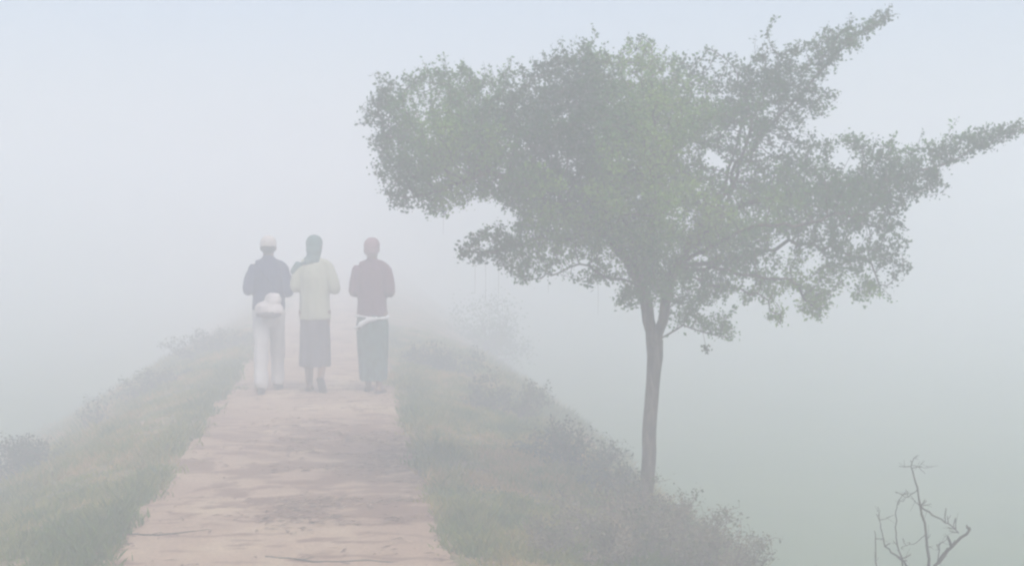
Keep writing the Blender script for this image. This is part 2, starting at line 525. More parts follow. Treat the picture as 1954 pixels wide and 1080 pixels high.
    limb(a2, [P(1090, 330, .5), P(980, 230, .7), P(860, 160, .55)])
    limb(a2, [P(1060, 370, -.2), P(930, 330, -.2), P(800, 370, .2), P(735, 370, .35)])
    limb(a1, [P(1180, 400, -.2), P(1160, 300, -.1), P(1145, 200, .1), P(1122, 100, .2), P(1140, 66, .2)])
    limb(a1, [P(1235, 430, -.5), P(1250, 300, -.4), P(1240, 180, -.1), P(1240, 82, 0)])
    limb(a1, [P(1120, 505, -.2), P(1040, 520, -.1), P(1000, 540, .0)])
    b1 = limb(k0, [P(1264, 612, -.03), P(1268, 560, -.05), P(1288, 505, -.06)])
    b2 = limb(b1, [P(1330, 462, -.1), P(1360, 420, -.12)])
    limb(b2, [P(1430, 385, -.2), P(1540, 365, -.2), P(1650, 345, -.2), P(1760, 322, -.2), P(1860, 280, -.2), P(1936, 247, -.2)])
    limb(b2, [P(1400, 330, .1), P(1455, 262, .1), P(1530, 180, .05), P(1612, 90, 0), P(1688, 32, 0)])
    limb(b2, [P(1330, 330, .6), P(1300, 220, .7), P(1310, 120, .3)])
    limb(b1, [P(1375, 500, .02), P(1440, 492, .08), P(1510, 462, .1), P(1570, 478, .04), P(1640, 490, .0), P(1695, 545, .0)])
    limb(b1, [P(1345, 545, -.12), P(1400, 548, -.2), P(1455, 570, -.2), P(1480, 615, -.15)])
    limb(b1, [P(1400, 430, -.7), P(1520, 420, -.7), P(1620, 400, -.5)])
    limb(b1, [P(1390, 520, -.35), P(1480, 530, -.3), P(1560, 590, -.1)])
    limb(b1, [P(1400, 350, .35), P(1440, 200, .2), P(1395, 110, .1), P(1360, 88, .1)])
    limb(b2, [P(1440, 230, .0), P(1485, 120, .0), P(1463, 58, .0)])
    limb(k0, [P(1300, 618, -.1), P(1388, 642, -.1)])
    # space colonisation
    N = np.array(nodes); par = list(par)
    alive = np.ones(len(att), bool)
    bd = np.full(len(att), 9.9); bi = np.zeros(len(att), int)

    def upd(new0, N):
        Q = N[new0:]
        for s in range(0, len(att), 2000):
            sl_ = slice(s, s + 2000)
            d = np.linalg.norm(att[sl_, None] - Q[None], axis=2)
            m = d.min(1); a = d.argmin(1)
            b = m < bd[sl_]
            bd[sl_] = np.where(b, m, bd[sl_]); bi[sl_] = np.where(b, a + new0, bi[sl_])
    upd(k0 - 1, N)                      # nodes of the bare trunk do not sprout
    step = 0.045
    for it in range(80):
        alive &= bd > 0.048
        act = alive & (bd < 0.75)
        if not act.any(): break
        ids = bi[act]; dv = att[act] - N[ids]; dv /= np.linalg.norm(dv, axis=1)[:, None]
        acc = np.zeros((len(N), 3)); np.add.at(acc, ids, dv)
        u_ = np.unique(ids); g = acc[u_]; g[:, 2] += 0.10 * np.linalg.norm(g, axis=1)
        g += 0.25 * rng.normal(size=g.shape) * np.linalg.norm(g, axis=1)[:, None]
        g /= np.linalg.norm(g, axis=1)[:, None] + 1e-9
        newp = N[u_] + g * step
        n0 = len(N); N = np.concatenate([N, newp]); par += list(u_)
        upd(n0, N)
        if len(N) > 34000: break
    par = np.array(par); n = len(N)
    kids = [[] for _ in range(n)]
    for i in range(1, n): kids[par[i]].append(i)
    r = np.zeros(n)
    for i in range(n - 1, -1, -1):       # children always come after parents
        s = sum(r[c] ** 2.35 for c in kids[i])
        r[i] = max(0.0016, s ** (1 / 2.35) if s else 0.0016)
    tr = r[k0] / 0.050
    r = np.where(r > 0.004, np.maximum(r / tr, 0.003), r)
    hgt = N[:, 2] - N[0, 2]
    trunk_ids = range(0, k0 + 1)
    for i in trunk_ids: r[i] = 0.048 + 0.034 * math.exp(-hgt[i] / 0.07) - 0.003 * hgt[i] + 0.013 * float(sstep(1.05, 1.4, hgt[i]))
    root = empty('umbrella_shaped_tree', tuple(base))
    tag(root, 'wide flat-topped leafy tree on a thin bare trunk, right of the path', 'tree')
    Nl = N - np.array(base)
    T = Tubes()
    stack = [0]; seen = set()
    starts = [(0, None)]
    while starts:
        i, p = starts.pop()
        chain = ([p] if p is not None else []) + [i]
        while kids[i]:
            ks = sorted(kids[i], key=lambda c: -r[c])
            for c in ks[1:]: starts.append((c, i))
            i = ks[0]; chain.append(i)
        rr = [r[c] for c in chain]
        if p is not None: rr[0] = min(rr[0], rr[1] * 1.1)
        T.add(Nl[chain], rr, 12 if chain[0] == 0 else (6 if rr[0] > 0.01 else 4))
    # leaves along the fine twigs
    fine = np.nonzero((r < 0.0042) & (np.arange(n) > k0 + 20))[0]
    cnt = 10
    idx = np.repeat(fine, cnt)
    q = Nl[idx] + rng.normal(size=(len(idx), 3)) * 0.020
    pk = Nl[par[idx]]
    q = q + (pk - Nl[idx]) * rng.random((len(idx), 1))
    # young upright shoots over the top and sides of the crown
    cell = {}
    for i in fine:
        key = (int(Nl[i, 0] // .07), int(Nl[i, 1] // .12))
        if key not in cell or Nl[i, 2] > Nl[cell[key], 2]: cell[key] = i
    extra = []
    for i in cell.values():
        if rng.random() < 0.25: continue
        o_ = Nl[i]; d = np.array([0.45 * o_[0] / 1.5, .3 * o_[1], 1.0]) + rng.normal(size=3) * .35; d /= np.linalg.norm(d)
        L = .03 + .11 * rng.random() ** 1.8
        ps = [o_, o_ + d * L * .5 + rng.normal(size=3) * .006, o_ + d * L]
        T.add(ps, [.002, .0016, .001], 3)
        for t_ in np.linspace(.15, 1, int(6 + L * 60)): extra.append(o_ + d * L * t_ + rng.normal(size=3) * .009)
    # short side sprays reaching out of the crown's rim
    cen = np.array([0.15, 0, 1.95]); rad_ = np.linalg.norm((Nl[fine] - cen) / np.array([1.6, 1.2, .9]), axis=1)
    for i in rng.choice(fine, 520, replace=False, p=rad_ ** 2 / (rad_ ** 2).sum()):
        o_ = Nl[i]; d = (o_ - cen) * np.array([1, .8, .35]); d /= np.linalg.norm(d); d = d + rng.normal(size=3) * .35; d /= np.linalg.norm(d)
        L = .03 + .08 * rng.random() ** 1.6
        T.add([o_, o_ + d * L * .5 + rng.normal(size=3) * .006, o_ + d * L], [.002, .0016, .001], 3)
        for t_ in np.linspace(.15, 1, int(4 + L * 55)): extra.append(o_ + d * L * t_ + rng.normal(size=3) * .009)
    T.build('trunk', M_BARK, root)
    q = np.concatenate([q, np.array(extra)])
    wx = q[:, 0]; wz = q[:, 2]
    cl = fbm(wx * 1.6 + 40, wz * 2.6 + q[:, 1] * 1.1 + 40, 61, 3)
    tint = np.clip(0.34 + 2.2 * (cl - 0.5) + 0.35 * (rng.random(len(q)) - 0.5), 0, 1)
    leaves('crown', q, 0.0245, M_LEAF, tint, root, 0.55)
    print('TREE nodes', n, 'leaves', len(q))
    # fine threads and one dead leaf ball hanging under the crown
    for (hx, y0, y1, dy) in ((905, 500, 560, 0), (925, 505, 575, .05), (950, 505, 570, 0), (1046, 520, 560, .1), (1140, 545, 600, 0), (840, 405, 450, .3)):
        t = Tubes(); a = P(hx, y0 - 25, dy) - np.array(base); b = P(hx + 1, y1, dy) - np.array(base)
        t.add([a, (a + b) / 2 + np.array([.004, 0, 0]), b], [0.0008, 0.0007, 0.0005], 4)
        t.build('hanging_thread', M_STEM, root)
    t = Tubes(); a = P(1330, 600, -.1) - np.array(base); b = P(1343, 660, -.1) - np.array(base)
    t.add([a, b], [0.0015, 0.0015], 4); t.build('hanging_thread', M_STEM, root)
    q = b + rng.normal(size=(60, 3)) * 0.011 + np.array([0, 0, -.012])
    leaves('dead_leaf_cluster', q, 0.018, M_LEAF_SHRUB, rng.random(60) * .4, root, 0.7)
    return root


big_tree()


def shrub(name, label, cat, px, py, Y, width, height, nst, nleaf, lsize, mat, group=None, tint=(0.2, 0.8), twiggy=0.0, seed=1, lean=(0, 0)):
    """bush with stems fanning from the ground and leaves on side twigs; px,py,Y places the foot"""
    rg = np.random.default_rng(seed)
    p = at(px, py, Y); base = np.array([p.x, Y, float(zground(p.x, Y)) - 0.02])
    root = empty(name, tuple(base)); tag(root, label, cat, group)
    T = Tubes(); tips = []
    for s in range(nst):
        a = rg.random() * 2 * np.pi; rad = width * 0.5 * math.sqrt(rg.random()) * 1.0
        foot = np.array([math.cos(a), math.sin(a), 0]) * rad * 0.45
        foot[2] = float(zground(base[0] + foot[0], base[1] + foot[1])) - base[2] - 0.02
        h = height * (0.55 + 0.5 * rg.random()) * (1 - 0.45 * (rad / (width * 0.5)) ** 2)
        top = foot * 0 + np.array([math.cos(a) * rad + lean[0] * h, math.sin(a) * rad + lean[1] * h, h + foot[2] * .5])
        mid = (foot + top) / 2 + rg.normal(size=3) * 0.05 * height
        ts = np.linspace(0, 1, 8)[:, None]
        cv = (1 - ts) ** 2 * foot + 2 * ts * (1 - ts) * mid + ts ** 2 * top
        cv[1:] += rg.normal(size=(7, 3)) * 0.012 * height
        T.add(cv, np.linspace(0.006, 0.0018, 8) * (0.6 + height * .6), 4)
        for k in range(2, 8):
            for _ in range(3):
                d = rg.normal(size=3); d[2] = abs(d[2]) * .7; d /= np.linalg.norm(d)
                L = height * (0.10 + 0.16 * rg.random())
                e = cv[k] + d * L; m2 = (cv[k] + e) / 2 + rg.normal(size=3) * L * .12
                T.add([cv[k], m2, e], [0.002, 0.0016, 0.001], 3)
                tips += [m2, e, cv[k] * .5 + m2 * .5]
    T.build('stem', M_STEM, root)
    if nleaf:
        tips = np.array(tips); idx = rng.integers(0, len(tips), nleaf)
        q = tips[idx] + rng.normal(size=(nleaf, 3)) * lsize * 0.9
        q[:, 2] = np.maximum(q[:, 2], -0.5)
        lo, hi = tint
        cl = fbm(q[:, 0] * 5 + 9, q[:, 2] * 5 + q[:, 1] * 4 + 9, seed, 3)
        leaves('foliage', q, lsize, mat, np.clip(lo + (hi - lo) * (cl * 1.6 - 0.3) + .2 * (rng.random(nleaf) - .5), 0, 1), root, 0.5)
    return root


# bushes right of the path, standing on the shoulder of the bank
shrub('bush', 'dense grey-brown twiggy bush hiding the foot of the tree trunk', 'bush', 1225, 1010, 8.0, 1.15, 0.44, 46, 7500, 0.020, M_LEAF_SHRUB, seed=2, tint=(0.2, 1.0))
shrub('bush', 'low spreading brownish bush at the bottom edge, right of the tree trunk', 'bush', 1330, 1075, 7.7, 0.95, 0.50, 34, 5200, 0.020, M_LEAF_SHRUB, seed=3, tint=(0.2, 0.9))
shrub('bush', 'tangled reddish-brown bush at the bottom edge between the green grass patch and the big bush', 'bush', 1120, 1060, 7.4, 0.75, 0.32, 28, 4200, 0.02, M_LEAF_SHRUB, seed=4, tint=(0.4, 1.0))
shrub('bush', 'small grey-green bush just left of the tree trunk', 'bush', 1180, 905, 9.6, 0.6, 0.32, 22, 2500, 0.022, M_LEAF_GREY, seed=5)
shrub('bush', 'grey-green bush on the bank edge halfway between the three walkers and the tree trunk', 'bush', 1090, 860, 10.6, 1.0, 0.42, 28, 3200, 0.026, M_LEAF_GREY, seed=6)
shrub('bush', 'purplish-grey hazy bush on the right bank edge, nearest bush to the walkers', 'bush', 965, 765, 13.6, 1.1, 0.44, 24, 3500, 0.026, M_LEAF_SHRUB, seed=7, tint=(0.1, 0.5))
shrub('bush', 'faint hazy bush beyond the right walker at the top of the bank', 'bush', 850, 715, 16.5, 1.2, 0.42, 24, 3000, 0.03, M_LEAF_GREY, seed=8)
# left bank edge
shrub('bush', 'bluish-grey bush at the left edge of the picture on the bank shoulder', 'bush', 40, 815, 12.0, 0.9, 0.40, 26, 3800, 0.03, M_LEAF_GREY, seed=9, tint=(0, 0.5))
shrub('weed', 'thin upright hazy weed with small seed heads on the left bank edge', 'weed', 175, 745, 15.0, 0.4, 0.48, 7, 420, 0.028, M_LEAF_GREY, seed=10)
shrub('bush', 'faint low bush on the left bank, a little left of the first walker', 'bush', 300, 720, 16.5, 1.3, 0.26, 22, 2200, 0.03, M_LEAF_GREY, seed=11)
shrub('bush', 'very faint tall bush fading into the fog behind the left walker', 'bush', 400, 690, 19.5, 1.6, 0.38, 24, 2600, 0.035, M_LEAF_GREY, seed=12)


def far_tree():
    Y = 27.0
    p = at(930, 600, Y); base = np.array([p.x, Y, FIELD_Z - .03])
    root = empty('distant_tree', tuple(base)); tag(root, 'ghostly small tree barely visible in the fog behind the big tree, left of its trunk', 'tree')
    top = p.z - base[2]
    T = Tubes(); tips = []
    T.add([[0, 0, 0], [.03, 0, top * .35], [0.0, .02, top * .7]], [.06, .05, .035], 8)
    for k in range(26):
        a = rng.random() * 6.28; st = np.array([0, 0, top * (0.3 + .4 * rng.random())])
        e = np.array([math.cos(a) * .85 * rng.random() ** .5, math.sin(a) * .85 * rng.random() ** .5, top * (.62 + .5 * rng.random())])
        m2 = (st + e) / 2 + rng.normal(size=3) * .08
        T.add([st, m2, e], [.02, .012, .004], 4); tips += [m2, e, (m2 + e) / 2]
    T.build('trunk', M_BARK, root)
    tips = np.array(tips); q = tips[rng.integers(0, len(tips), 5000)] + rng.normal(size=(5000, 3)) * .13
    leaves('crown', q, 0.06, M_LEAF, rng.random(5000) * .5, root, .5)


far_tree()


def bare_shrub():
    Y = 6.0
    p = at(1770, 1080, Y); bz = float(zground(p.x, Y))
    base = np.array([p.x, Y, bz - .02])
    root = empty('bare_shrub', tuple(base)); tag(root, 'leafless dark twiggy shrub in the lower right corner', 'shrub')

    def P(px, py, dy=0): q = at(px, py, Y); return np.array([q.x, q.y + dy, q.z]) - base

    def seg(T, pts, r0, r1, tw=0):
        pts = np.array(pts); out = [pts[0]]
        for a, b in zip(pts[:-1], pts[1:]):
            for s in (0.25, 0.5, .75, 1): out.append(a + (b - a) * s + (rng.normal(size=3) * .0035 if s < 1 else 0))
        T.add(out, np.linspace(r0, r1, len(out)), 6)
        for _ in range(tw):
            k = rng.integers(len(out) // 3, len(out)); d = rng.normal(size=3); d[2] = abs(d[2]); d /= np.linalg.norm(d)
            L = .02 + .05 * rng.random(); e = out[k] + d * L
            T.add([out[k], out[k] + d * L * .5 + rng.normal(size=3) * .004, e], [r1 * 1.1, r1 * .9, r1 * .6], 4)
            for _q in range(2):
                d2 = d + rng.normal(size=3) * .7; d2 /= np.linalg.norm(d2); L2 = L * (.4 + .6 * rng.random())
                T.add([out[k] + d * L * .5, out[k] + d * L * .5 + d2 * L2], [.0009, .0006], 3)
    g = np.array([0, 0, 0.0])
    parts = [
        ([g, P(1772, 1078, 0), P(1768, 1030, 0), P(1756, 965, 0), P(1744, 900, .02), P(1740, 880, .02)], .0085, .0018, 12),
        ([g + [.02, 0, 0], P(1782, 1075, -.02), P(1812, 1040, -.03), P(1845, 1005, -.04)], .0095, .0065, 5),
        ([P(1756, 965, 0), P(1785, 985, -.01), P(1815, 1003, -.03), P(1825, 1014, -.03)], .004, .0025, 6),
        ([g + [-.02, 0, 0], P(1745, 1095, .02), P(1720, 1068, .02), P(1692, 1045, .03)], .0075, .003, 5),
        ([P(1692, 1045, .03), P(1685, 1010, .04), P(1678, 985, .05)], .003, .0015, 3),
        ([g + [-.04, .02, 0], P(1728, 1080, .05), P(1716, 1030, .05), P(1716, 985, .06), P(1722, 960, .06)], .0045, .0018, 6),
        ([g + [-.08, .02, 0], P(1676, 1085, .03), P(1674, 1040, .03), P(1672, 1015, .03)], .004, .0018, 2),
        ([P(1750, 935, 0), P(1735, 950, .02), P(1722, 945, .04)], .0022, .0014, 3),
        ([P(1742, 885, .02), P(1755, 892, .02), P(1768, 905, .02)], .0016, .001, 2),
        ([g + [.03, .02, 0], P(1790, 1078, .02), P(1795, 1052, .02), P(1792, 1040, .03)], .004, .0015, 4),
        ([P(1766, 1020, 0), P(1745, 1040, .02), P(1725, 1048, .04)], .0022, .0014, 3),
    ]
    for pts, a, b, tw in parts:
        T = Tubes(); seg(T, pts, a, b, tw); T.build('branch', M_DEAD, root)


bare_shrub()


def twig(label, pts, r):
    P = []
    for (px, py) in pts:
        p = at(px, py, 1.0); d = p - Vector((0, 0, CAMZ)); t = -(CAMZ - 0.012) / d.z
        P.append(np.array([d.x * t, d.y * t, 0.014]))
    P = np.array(P); base = P.mean(0)
    T = Tubes(); out = []
    for a, b in zip(P[:-1], P[1:]):
        for s in (0, .25, .5, .75): out.append(a + (b - a) * s - base + rng.normal(size=3) * .004 * np.array([1, 1, .3]))
    out.append(P[-1] - base)
    T.add(out, np.linspace(r, r * .4, len(out)), 6)
    for k in (3, 6):
        if k < len(out):
            e = out[k] + np.array([.06, .05 * (1 if k == 3 else -1), .004]); T.add([out[k], e], [r * .5, r * .3], 4)
    o = T.build('fallen_twig', M_DEAD, None); o.location = base
    tag(o, label, 'twig')


twig('thin dark fallen twig lying across the left edge of the path near the bottom', [(245, 1019), (300, 1021), (350, 1016), (408, 1010)], .005)
twig('longer dark fallen twig lying across the path at the bottom edge', [(505, 1062), (600, 1072), (700, 1070), (815, 1078)], .006)


# ------------------------------------------------------------------ people
def fuse(name, build, mat, parent, voxel=0.009, smooth=6, disp=None, dfreq=9.0):
    """fuse overlapping closed pieces into one continuous skin"""
    bm = bmesh.new(); build(bm)
    me = bpy.data.meshes.new(name); bm.to_mesh(me); bm.free()
    o = bpy.data.objects.new(name, me); COL.objects.link(o)
    md = o.modifiers.new('r', 'REMESH'); md.mode = 'VOXEL'; md.voxel_size = voxel; md.use_smooth_shade = True
    ms = o.modifiers.new('s', 'SMOOTH'); ms.iterations = smooth; ms.factor = 0.5
    dg = bpy.context.evaluated_depsgraph_get()
    me2 = bpy.data.meshes.new_from_object(o.evaluated_get(dg))
    o.modifiers.clear(); o.data = me2; bpy.data.meshes.remove(me)
    if disp:
        n = len(me2.vertices); co = np.empty(n * 3, np.float32); no = np.empty(n * 3, np.float32)
        me2.vertices.foreach_get('co', co); me2.vertex_normals.foreach_get('vector', no)
        co = co.reshape(-1, 3); no = no.reshape(-1, 3)
        co = co + no * disp(co)[:, None]
        me2.vertices.foreach_set('co', co.astype(np.float32).ravel()); me2.update()
    me2.materials.clear(); me2.materials.append(mat); me2.name = name
    o.parent = parent
    return o


def ell(bm, c, r, rot=(0, 0, 0), seg=20):
    M = Matrix.Translation(c) @ Euler(rot).to_matrix().to_4x4() @ Matrix.Diagonal((*r, 1))
    bmesh.ops.create_uvsphere(bm, u_segments=seg, v_segments=seg // 2 + 2, radius=1, matrix=M)


def limb(bm, pts, rad, sides=18, flat=False):
    """closed tube; rad entries are r or (rx, ry) in the section plane"""
    P = [Vector(p) for p in pts]; rings = []
    R = [(q, q) if not isinstance(q, tuple) else q for q in rad]
    # rounded ends
    t0 = (P[0] - P[1]).normalized(); t1 = (P[-1] - P[-2]).normalized()
    Q = ([] if flat else [P[0] + t0 * min(R[0]) * .7]) + P + [P[-1] + t1 * min(R[-1]) * .7]
    R = ([] if flat else [(R[0][0] * .55, R[0][1] * .55)]) + R + [(R[-1][0] * .55, R[-1][1] * .55)]
    n = len(Q)
    for k in range(n):
        T = (Q[min(k + 1, n - 1)] - Q[max(k - 1, 0)]).normalized()
        X = Vector((1, 0, 0)) if abs(T.x) < 0.8 else Vector((0, 0, 1))
        X = (X - T * X.dot(T)).normalized(); Yv = T.cross(X)
        rings.append([bm.verts.new(Q[k] + X * R[k][0] * math.cos(a) + Yv * R[k][1] * math.sin(a))
                      for a in [2 * math.pi * i / sides for i in range(sides)]])
    for a, b in zip(rings[:-1], rings[1:]):
        for i in range(sides): bm.faces.new((a[i], a[(i + 1) % sides], b[(i + 1) % sides], b[i]))
    bm.faces.new(rings[0][::-1]); bm.faces.new(rings[-1])
    bmesh.ops.recalc_face_normals(bm, faces=bm.faces[:])


def hand(bm, wrist, d, palm_n, side, curl=0.9):
    """palm, four curled fingers of unequal length and a thumb; d = pointing direction"""
    d = Vector(d).normalized(); n = Vector(palm_n); n = (n - d * n.dot(d)).normalized(); s = d.cross(n) * side
    w_ = Vector(wrist)
    limb(bm, [w_, w_ + d * .045, w_ + d * .085], [(.024, .02), (.036, .016), (.038, .014)], 12)
    ell(bm, w_ + d * .055, (.034, .034, .022))
    for k, L in enumerate((.062, .072, .068, .054)):
        b = w_ + d * .085 + s * (.028 - .0185 * k)
        p = [b - d * .02, b + d * L * .35]
        a1 = curl * .8; a2 = curl * 1.7
        p.append(p[-1] + (d * math.cos(a1) + n * math.sin(a1)) * L * .38)
        p.append(p[-1] + (d * math.cos(a2) + n * math.sin(a2)) * L * .30)
        limb(bm, p, [.0095, .0092, .0085, .007], 10)
    b = w_ + d * .03 + s * .026
    limb(bm, [b, b + s * .025 + d * .03 + n * .01, b + s * .03 + d * .06 + n * .022], [.013, .0115, .009], 10)


SKIN = noise_mat('skin', [(0.3, (0.16, 0.085, 0.055)), (0.7, (0.20, 0.11, 0.07))], (9, 9, 9), rough=0.6)
HAIR = noise_mat('hair', [(0.3, (0.012, 0.010, 0.010)), (0.7, (0.03, 0.025, 0.024))], (60, 60, 12), rough=0.7)
EYE = mat_new('eye_white', 0.3)[0]; EYE.node_tree.nodes['Principled BSDF'].inputs['Base Color'].default_value = (.6, .58, .55, 1)


def cloth(name, c, k=1.25, sc=(6, 6, 3)):
    return noise_mat(name, [(0.3, tuple(v / k for v in c)), (0.7, tuple(min(1, v * k) for v in c))], sc, rough=0.95, bump=0.25, bumpscale=260)


def wrinkle(amp, fx=7, fz=5, seed=3, vert=0.0):
    def f(co):
        a = np.arctan2(co[:, 1], co[:, 0])
        v = fbm(co[:, 0] * fx + co[:, 1] * fx * .8 + 5, co[:, 2] * fz + co[:, 1] * 3 + 5, seed, 3) - 0.5
        if vert: v = v + vert * np.sin(a * 9 + 2.0 * np.sin(co[:, 2] * 3 + seed))
        return amp * 2 * v
    return f


def person(label, x, y, pose, scale=1.0, rz=0.0, group='people walking away along the path'):
    root = empty('person', (x, y, 0.0), rz); root.scale = (scale,) * 3
    tag(root, label, 'person', group)
    el_l, el_r, wr_l, wr_r = pose['arms']
    legs = pose['legs']

    def body(bm):
        ell(bm, (0, .01, 1.575), (.074, .092, .108))                     # skull
        ell(bm, (0, .035, 1.515), (.056, .068, .062))                    # jaw
        ell(bm, (0, .103, 1.545), (.012, .018, .022), (.35, 0, 0), 12)   # nose
        ell(bm, (0, .092, 1.505), (.024, .014, .009), seg=12)            # lips
        ell(bm, (0, .085, 1.592), (.055, .018, .012), seg=12)            # brow
        for s in (-1, 1): ell(bm, (s * .076, .0, 1.56), (.010, .022, .033), (0, 0, s * .3), 12)
        limb(bm, [(0, -.01, 1.37), (0, .0, 1.45), (0, .01, 1.52)], [.068, .056, .056])
        limb(bm, [(0, 0, .90), (0, 0, 1.0), (0, -.01, 1.15), (0, -.01, 1.30), (0, -.01, 1.385)],
             [(.155, .105), (.145, .095), (.145, .095), (.145, .096), (.10, .07)])
        for s, e, wr in ((-1, el_l, wr_l), (1, el_r, wr_r)):
            sh = (s * .158, -.005, 1.35)
            limb(bm, [(s * .07, -.005, 1.385), sh], [.032, .038])
            m1 = [(a + b) / 2 for a, b in zip(sh, e)]; m2 = [(a * .6 + b * .4) for a, b in zip(e, wr)]
            limb(bm, [sh, m1, e], [.042, .040, .035]); limb(bm, [e, m2, wr], [.037, .036, .024])
            d = Vector(wr) - Vector(e); hand(bm, wr, d, (0, -.2, -1) if pose.get('fold') else (-s, 0, -.2), s)
        for s, (hip, knee, ank, toe, tz) in zip((-1, 1), legs):
            limb(bm, [hip, [(a + b) / 2 for a, b in zip(hip, knee)], knee], [.088, .072, .052])
            cm = [(a * .65 + b * .35) for a, b in zip(knee, ank)]; cm[1] -= .012
            limb(bm, [knee, cm, ank], [.052, .054, .034])
            A = Vector(ank); t = Vector(toe); dirv = (t - A)
            heel = A + Vector((0, -.045, -.03)) if tz == 0 else A + Vector((0, -.045, .02))
            limb(bm, [heel, A + Vector((0, -.005, -.02)), A + dirv * .5 + Vector((0, 0, -.008)), t], [(.032, .03), (.036, .036), (.042, .026), (.042, .015)], 14)
            for q in range(5):
                b = t + Vector(((q - 2) * .017, 0, 0)); limb(bm, [b, b + dirv.normalized() * .03 * (1.1 - abs(q - 1 - (s < 0) * 2) * .12)], [.0095, .0085], 8)
    fuse('body', body, SKIN, root, voxel=0.0065, smooth=3)
    for s in (-1, 1):
        bm = bmesh.new(); ell(bm, (s * .030, .088, 1.568), (.012, .010, .009), seg=12)
        me = bpy.data.meshes.new('eye'); bm.to_mesh(me); bm.free(); me.materials.append(EYE)
        o = bpy.data.objects.new('eye', me); COL.objects.link(o); o.parent = root
    return root


def leg_pose(dl, dr, lift_l=0, lift_r=0):
    """forward offsets of the two feet; a lifted foot has its heel up"""
    out = []
    for s, d, lf in ((-1, dl, lift_l), (1, dr, lift_r)):
        hip = (s * .085, 0, .88); ank = (s * .078, d, .075 + lf)
        knee = (s * .082, d * .5 + .035 + lf * .55, .475 + lf * .12)
        toe = (s * .090, d + .13, .022) if not lf else (s * .09, d + .085, .022 + lf * .15)
        out.append((hip, knee, ank, toe, 0 if not lf else 1))
    return out


PX = 0.00566
YP = 14.1


def wx(px, Y=YP): return at(px, 750, Y).x


# --- left walker: navy jacket, pale cap, light loose trousers
A = person('person in a dark navy jacket and pale knitted cap with light loose trousers, leftmost walker', wx(516), 14.05,
           {'arms': ((-.222, -.04, 1.11), (.208, -.03, 1.08), (-.13, .20, 1.10), (.12, .21, 1.13)), 'legs': leg_pose(-.17, .22, 0, 0)}, 1.0, 0.14)
NAVY = cloth('navy_cloth', (0.022, 0.03, 0.085))
PALE = cloth('pale_cloth', (0.50, 0.48, 0.48), 1.2)


def jacket_pieces(bm, el_l, el_r, wr_l, wr_r, hem=.86, wst=.165, hemw=.175, sl=0.58, sw=.066, full=1.0, sh_z=1.36, waist_d=.118):
    limb(bm, [(0, 0, hem), (0, 0, hem + .1), (0, -.005, 1.08), (0, -.01, 1.24), (0, -.012, 1.34), (0, -.01, 1.405)],
         [(hemw, .13), (hemw * .99, .127), (wst, waist_d), (.166, .122), (.142, .105), (.088, .07)], 28, True)
    for s, e, wr in ((-1, el_l, wr_l), (1, el_r, wr_r)):
        sh = (s * .158, -.008, sh_z - .015)
        limb(bm, [(s * .05, -.01, sh_z + .045), (s * .115, -.008, sh_z + .018), sh], [.05, .056, .058])
        m1 = [(a + b) / 2 for a, b in zip(sh, e)]; en = [a * (1 - sl) + b * sl for a, b in zip(e, wr)]
        limb(bm, [sh, m1, e], [.060, sw, sw * .92]); limb(bm, [e, en], [sw * .88, sw * .72])


aa = ((-.222, -.04, 1.11), (.208, -.03, 1.08), (-.13, .20, 1.10), (.12, .21, 1.13))
fuse('jacket', lambda bm: (jacket_pieces(bm, *aa, hem=.90, sl=.9), limb(bm, [(0, -.005, 1.38), (0, 0, 1.46)], [(.075, .075), (.066, .07)])), NAVY, A, .010, 5, wrinkle(.010, 9, 9, 3))


def trousers(bm, legs, r0=.092, r1=.072, bot=.10, top=.93):
    limb(bm, [(0, 0, .80), (0, 0, top)], [(.148, .115), (.145, .11)], 24)
    for (hip, knee, ank, toe, tz) in legs:
        a = Vector(ank); k = Vector(knee); e = k + (a - k) * ((k.z - bot - (a.z - .075)) / max(.01, k.z - a.z))
        limb(bm, [hip, (Vector(hip) + k) / 2, k, (k + e) / 2, e], [r0, r0 * .94, r1 * 1.06, r1, r1 * 1.02], 20)


fuse('trousers', lambda bm: trousers(bm, leg_pose(-.17, .22), bot=.105), PALE, A, .010, 4, wrinkle(.012, 11, 8, 8))
CAP = cloth('cap_wool', (0.52, 0.46, 0.42), 1.15, (30, 30, 30))
fuse('cap', lambda bm: (ell(bm, (0, .005, 1.615), (.087, .103, .080)), limb(bm, [(0, .004, 1.585), (0, .004, 1.605)], [(.088, .104), (.089, .105)], 28)), CAP, A, .007, 3)
fuse('hair', lambda bm: (ell(bm, (0, -.028, 1.555), (.079, .078, .062)),), HAIR, A, .007, 2)
SHOE = cloth('shoe_leather', (0.05, 0.04, 0.038))


def shoe(root, leg, mat=SHOE, name='shoe', open_=False):
    hip, knee, ank, toe, tz = leg
    A_, t = Vector(ank), Vector(toe)
    if not open_:
        f = lambda bm: limb(bm, [A_ + Vector((0, -.05, -.038 if not tz else .01)), A_ + Vector((0, -.01, -.02)), A_ + (t - A_) * .55, t + (t - A_).normalized() * .035],
                            [(.040, .040), (.044, .052), (.048, .036), (.044, .026)], 16)
    else:
        n = Vector((0, 0, -.022)) if not tz else Vector((0, -.022, -.012))
        f = lambda bm: limb(bm, [A_ + Vector((0, -.06, -.052 if not tz else .005)) , A_ + (t - A_) * .5 + n + Vector((0, 0, -.01)), t + (t - A_).normalized() * .04 + n * .5],
                            [(.040, .012), (.044, .012), (.046, .011)], 16)
    return fuse(name, f, mat, root, .007, 2)


for lg in leg_pose(-.17, .22): shoe(A, lg)

